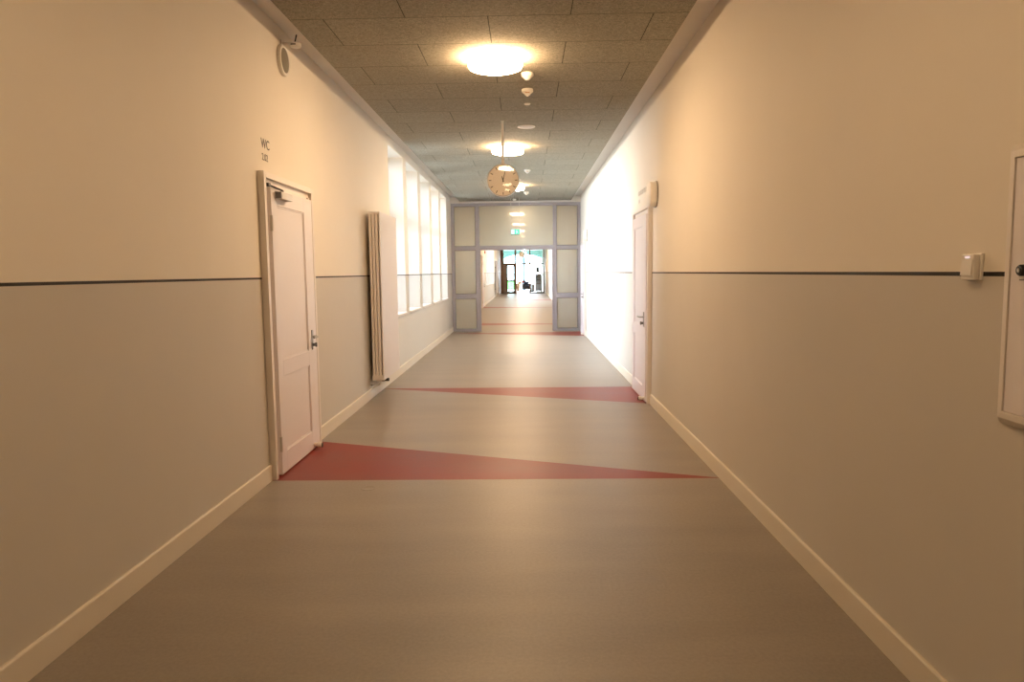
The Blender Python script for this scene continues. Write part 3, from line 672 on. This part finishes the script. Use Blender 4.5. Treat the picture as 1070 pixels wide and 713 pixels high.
for k, (xx, m, lb) in enumerate(((.84, PLASTIC, 'white carton'), (1.0, TAN, 'pinkish tan carton'), (1.16, GREYM, 'dark grey carton'))):
    bm = B(); box(bm, xx, xx + .13, ys + .05, ys + .3, 1.406, 1.48 + .03 * (k == 1), .008)
    tag(obj('carton', bm, m, None, (xx, 60, 1.405)), lb + ' lying on top of the far shelf unit', 'carton', 'cartons on the far shelf unit')
t = thing('low_cabinet', (.55, 60, 0), 'low cabinet with pale front left of the far shelf unit', 'cabinet')
bm = B(); box(bm, .385, .72, 59.8, 60.2, 0, .05); box(bm, .385, .44, 59.8, 60.2, .05, .64); box(bm, .67, .72, 59.8, 60.2, .05, .64); box(bm, .385, .72, 59.8, 60.2, .60, .66); obj('carcass', bm, NAVY, t)
bm = B(); box(bm, .445, .665, 59.79, 59.84, .06, .59, .004); dd = obj('door', bm, DRAWER, t)
bm = B(); tube(bm, [(.63, 59.78, .38), (.63, 59.77, .46)], .008); obj('handle', bm, STEEL, dd)
t = thing('wall_notice', (.97, YE - .03, 1.75), 'dark upright notice on the right pane of the far screen', 'notice')
bm = B(); box(bm, .78, 1.01, YE - .016, YE - .007, 1.56, 1.96, .002); obj('board', bm, GREYM, t)
bm = B(); box(bm, .795, .995, YE - .019, YE - .016, 1.575, 1.945); obj('sheet', bm, PAPER, t)

t = thing('work_table', (.05, 61.5, 0), 'dark work table standing behind the middle of the far screen', 'table')
bm = B(); box(bm, -.36, .38, 61.2, 61.9, .665, .705, .006); obj('table_top', bm, DKWOOD, t)
for x in (-.3, .33):
    for y in (61.26, 61.84):
        bm = B(); box(bm, x - .025, x + .025, y - .025, y + .025, 0, .665); obj('leg', bm, BLACK, t)
bm = B(); box(bm, -.275, .305, 61.80, 61.83, .12, .62); obj('modesty_panel', bm, DKWOOD, t)
def make_chair(x, y, rz, seatm, label):
    t = thing('side_chair', (x, y, 0), label, 'chair', 'chairs at the far table')
    bm = B(); box(bm, x - .2, x + .2, y - .2, y + .2, .43, .47, .012); obj('seat', bm, seatm, t)
    bm = B(); box(bm, x - .19, x + .19, y - .215, y - .185, .56, .84, .012); obj('backrest', bm, seatm, t)
    for a in (-.17, .17):
        for b in (-.18, .18):
            bm = B(); tube(bm, [(x + a, y + b, 0), (x + a, y + b, .43)], .013, 10); obj('leg', bm, BLACK, t)
        bm = B(); tube(bm, [(x + a, y - .18, .45), (x + a, y - .2, .6)], .011, 10); obj('back_post', bm, BLACK, t)
    t.rotation_euler.z = rz
    return t
make_chair(-.60, 61.3, 0.35, TAN, 'tan wooden chair at the left end of the far table')
make_chair(.06, 61.05, -0.1, NAVY, 'dark blue chair in front of the far table')
t = thing('potted_plant', (-.68, 62.3, 0), 'leafy dark plant in a tall pot left of the far table', 'plant')
bm = B(); lathe(bm, (-.68, 62.3, 0), 'z', [(0, 0), (.11, 0), (.15, .3), (.16, .62), (.14, .62), (.13, .58), (0, .58)], 28); obj('pot', bm, TAN, t, smooth=True)
bm = B(); random.seed(8)
for k in range(60):
    a = random.uniform(0, 2 * PI); e = random.uniform(.3, 1.4); s = random.uniform(.12, .24)
    c = Vector((-.68, 62.3, random.uniform(1.0, 1.18))); d = Vector((math.cos(a) * math.cos(e), math.sin(a) * math.cos(e), math.sin(e)))
    u = d.cross(Vector((0, 0, 1))).normalized() * s * .22
    bm.faces.new([bm.verts.new(c), bm.verts.new(c + d * s * .5 + u), bm.verts.new(c + d * s), bm.verts.new(c + d * s * .5 - u)])
obj('leaves', bm, LEAF, t, normals=False)
bm = B(); tube(bm, [(-.68, 62.3, .57), (-.67, 62.3, .85), (-.68, 62.3, 1.12)], .014, 10); obj('stem', bm, BROWN, t, smooth=True)
t = thing('desk_bag', (-.24, 61.5, .705), 'dark red bag lying on the left of the far table', 'bag')
bm = B(); box(bm, -.34, -.14, 61.42, 61.56, .706, .88, .05, 3); obj('body', bm, RED, t, smooth=True)
bm = B(); box(bm, -.19, -.11, 61.40, 61.58, .706, .94, .03, 3); obj('flap', bm, NAVY, t, smooth=True)
t = thing('desk_telephone', (.1, 61.45, .705), 'small black telephone on the far table', 'telephone')
bm = B(); prism(bm, [(61.36, .706), (61.56, .706), (61.56, .79), (61.36, .73)], 'x', .02, .19); obj('base', bm, BLACK, t)
bm = B(); tube(bm, [(.04, 61.38, .78), (.04, 61.44, .81), (.04, 61.5, .81), (.04, 61.56, .80)], .018, 12); obj('handset', bm, BLACK, t, smooth=True)

# ------------------------------------------------------------------ daylight
SKY = 37.0
W = bpy.data.worlds.new('World'); SC.world = W; W.use_nodes = True
bg = W.node_tree.nodes['Background']; bg.inputs[1].default_value = SKY
wn, wl = W.node_tree.nodes, W.node_tree.links                       # overcast sky: brighter overhead, darker below the horizon
wt = wn.new('ShaderNodeTexCoord'); wsx = wn.new('ShaderNodeSeparateXYZ'); wl.new(wt.outputs['Generated'], wsx.inputs[0])
wr = wn.new('ShaderNodeValToRGB'); wm = wn.new('ShaderNodeMapRange'); wm.inputs[1].default_value = -1; wm.inputs[2].default_value = 1
wl.new(wsx.outputs['Z'], wm.inputs[0]); wl.new(wm.outputs[0], wr.inputs[0]); wl.new(wr.outputs[0], bg.inputs[0])
e = wr.color_ramp.elements; e[0].position = .42; e[0].color = (.26, .275, .28, 1); e[1].position = .9; e[1].color = (.80, .90, 1, 1)
q = e.new(.5); q.color = (.44, .49, .54, 1)
for i, a in enumerate(niches):                                      # Cycles portals: they only guide the sky light through the openings
    ld = bpy.data.lights.new('portal', 'AREA'); ld.shape = 'RECTANGLE'; ld.size = NW; ld.size_y = NZ1 - NZ0; ld.cycles.is_portal = True
    o = bpy.data.objects.new('sky_portal', ld); COL.objects.link(o); o.location = (-WL - TWALL + .005, a + NW / 2, (NZ0 + NZ1) / 2)
    o.rotation_euler = (PI / 2, 0, -PI / 2); ld.size = NW; o['kind'] = 'helper'
ld = bpy.data.lights.new('portal', 'AREA'); ld.shape = 'RECTANGLE'; ld.size = 3; ld.size_y = 2.4; ld.cycles.is_portal = True
o = bpy.data.objects.new('sky_portal', ld); COL.objects.link(o); o.location = (WR + .31, 61.5, 2.1); o.rotation_euler = (PI / 2, 0, PI / 2); o['kind'] = 'helper'
ld = bpy.data.lights.new('portal', 'AREA'); ld.shape = 'RECTANGLE'; ld.size = 3.4; ld.size_y = 3.2; ld.cycles.is_portal = True
o = bpy.data.objects.new('sky_portal', ld); COL.objects.link(o); o.location = (-.25, YX + .31, 1.6); o.rotation_euler = (-PI / 2, 0, 0); o['kind'] = 'helper'

# ------------------------------------------------------------------ camera
F, YAW, PIT, ROL = 745.63, -0.0204, -0.096, 0.012
cd = bpy.data.cameras.new('camera'); cam = bpy.data.objects.new('camera', cd); COL.objects.link(cam)
cd.sensor_fit = 'HORIZONTAL'; cd.sensor_width = 36.0; cd.lens = F / 1070 * 36.0; cd.clip_start = .05; cd.clip_end = 400
cyw, syw, cp, sp = math.cos(YAW), math.sin(YAW), math.cos(PIT), math.sin(PIT)
fw = Vector((syw * cp, cyw * cp, sp)); r0 = Vector((cyw, -syw, 0)); u0 = r0.cross(fw)
r1_ = math.cos(ROL) * r0 - math.sin(ROL) * u0; u1_ = math.sin(ROL) * r0 + math.cos(ROL) * u0
cam.matrix_world = Matrix(((r1_.x, u1_.x, -fw.x, 0), (r1_.y, u1_.y, -fw.y, 0), (r1_.z, u1_.z, -fw.z, CAMH), (0, 0, 0, 1)))
SC.camera = cam
SC.view_settings.view_transform = 'Standard'; SC.view_settings.look = 'None'; SC.view_settings.gamma = 1; SC.view_settings.exposure = 0.0
SC.view_settings.use_curve_mapping = False
cy = SC.cycles
cy.use_denoising = True; cy.max_bounces = 14; cy.diffuse_bounces = 8; cy.glossy_bounces = 5; cy.transparent_max_bounces = 16
cy.caustics_reflective = False; cy.caustics_refractive = False; cy.sample_clamp_indirect = 6.0
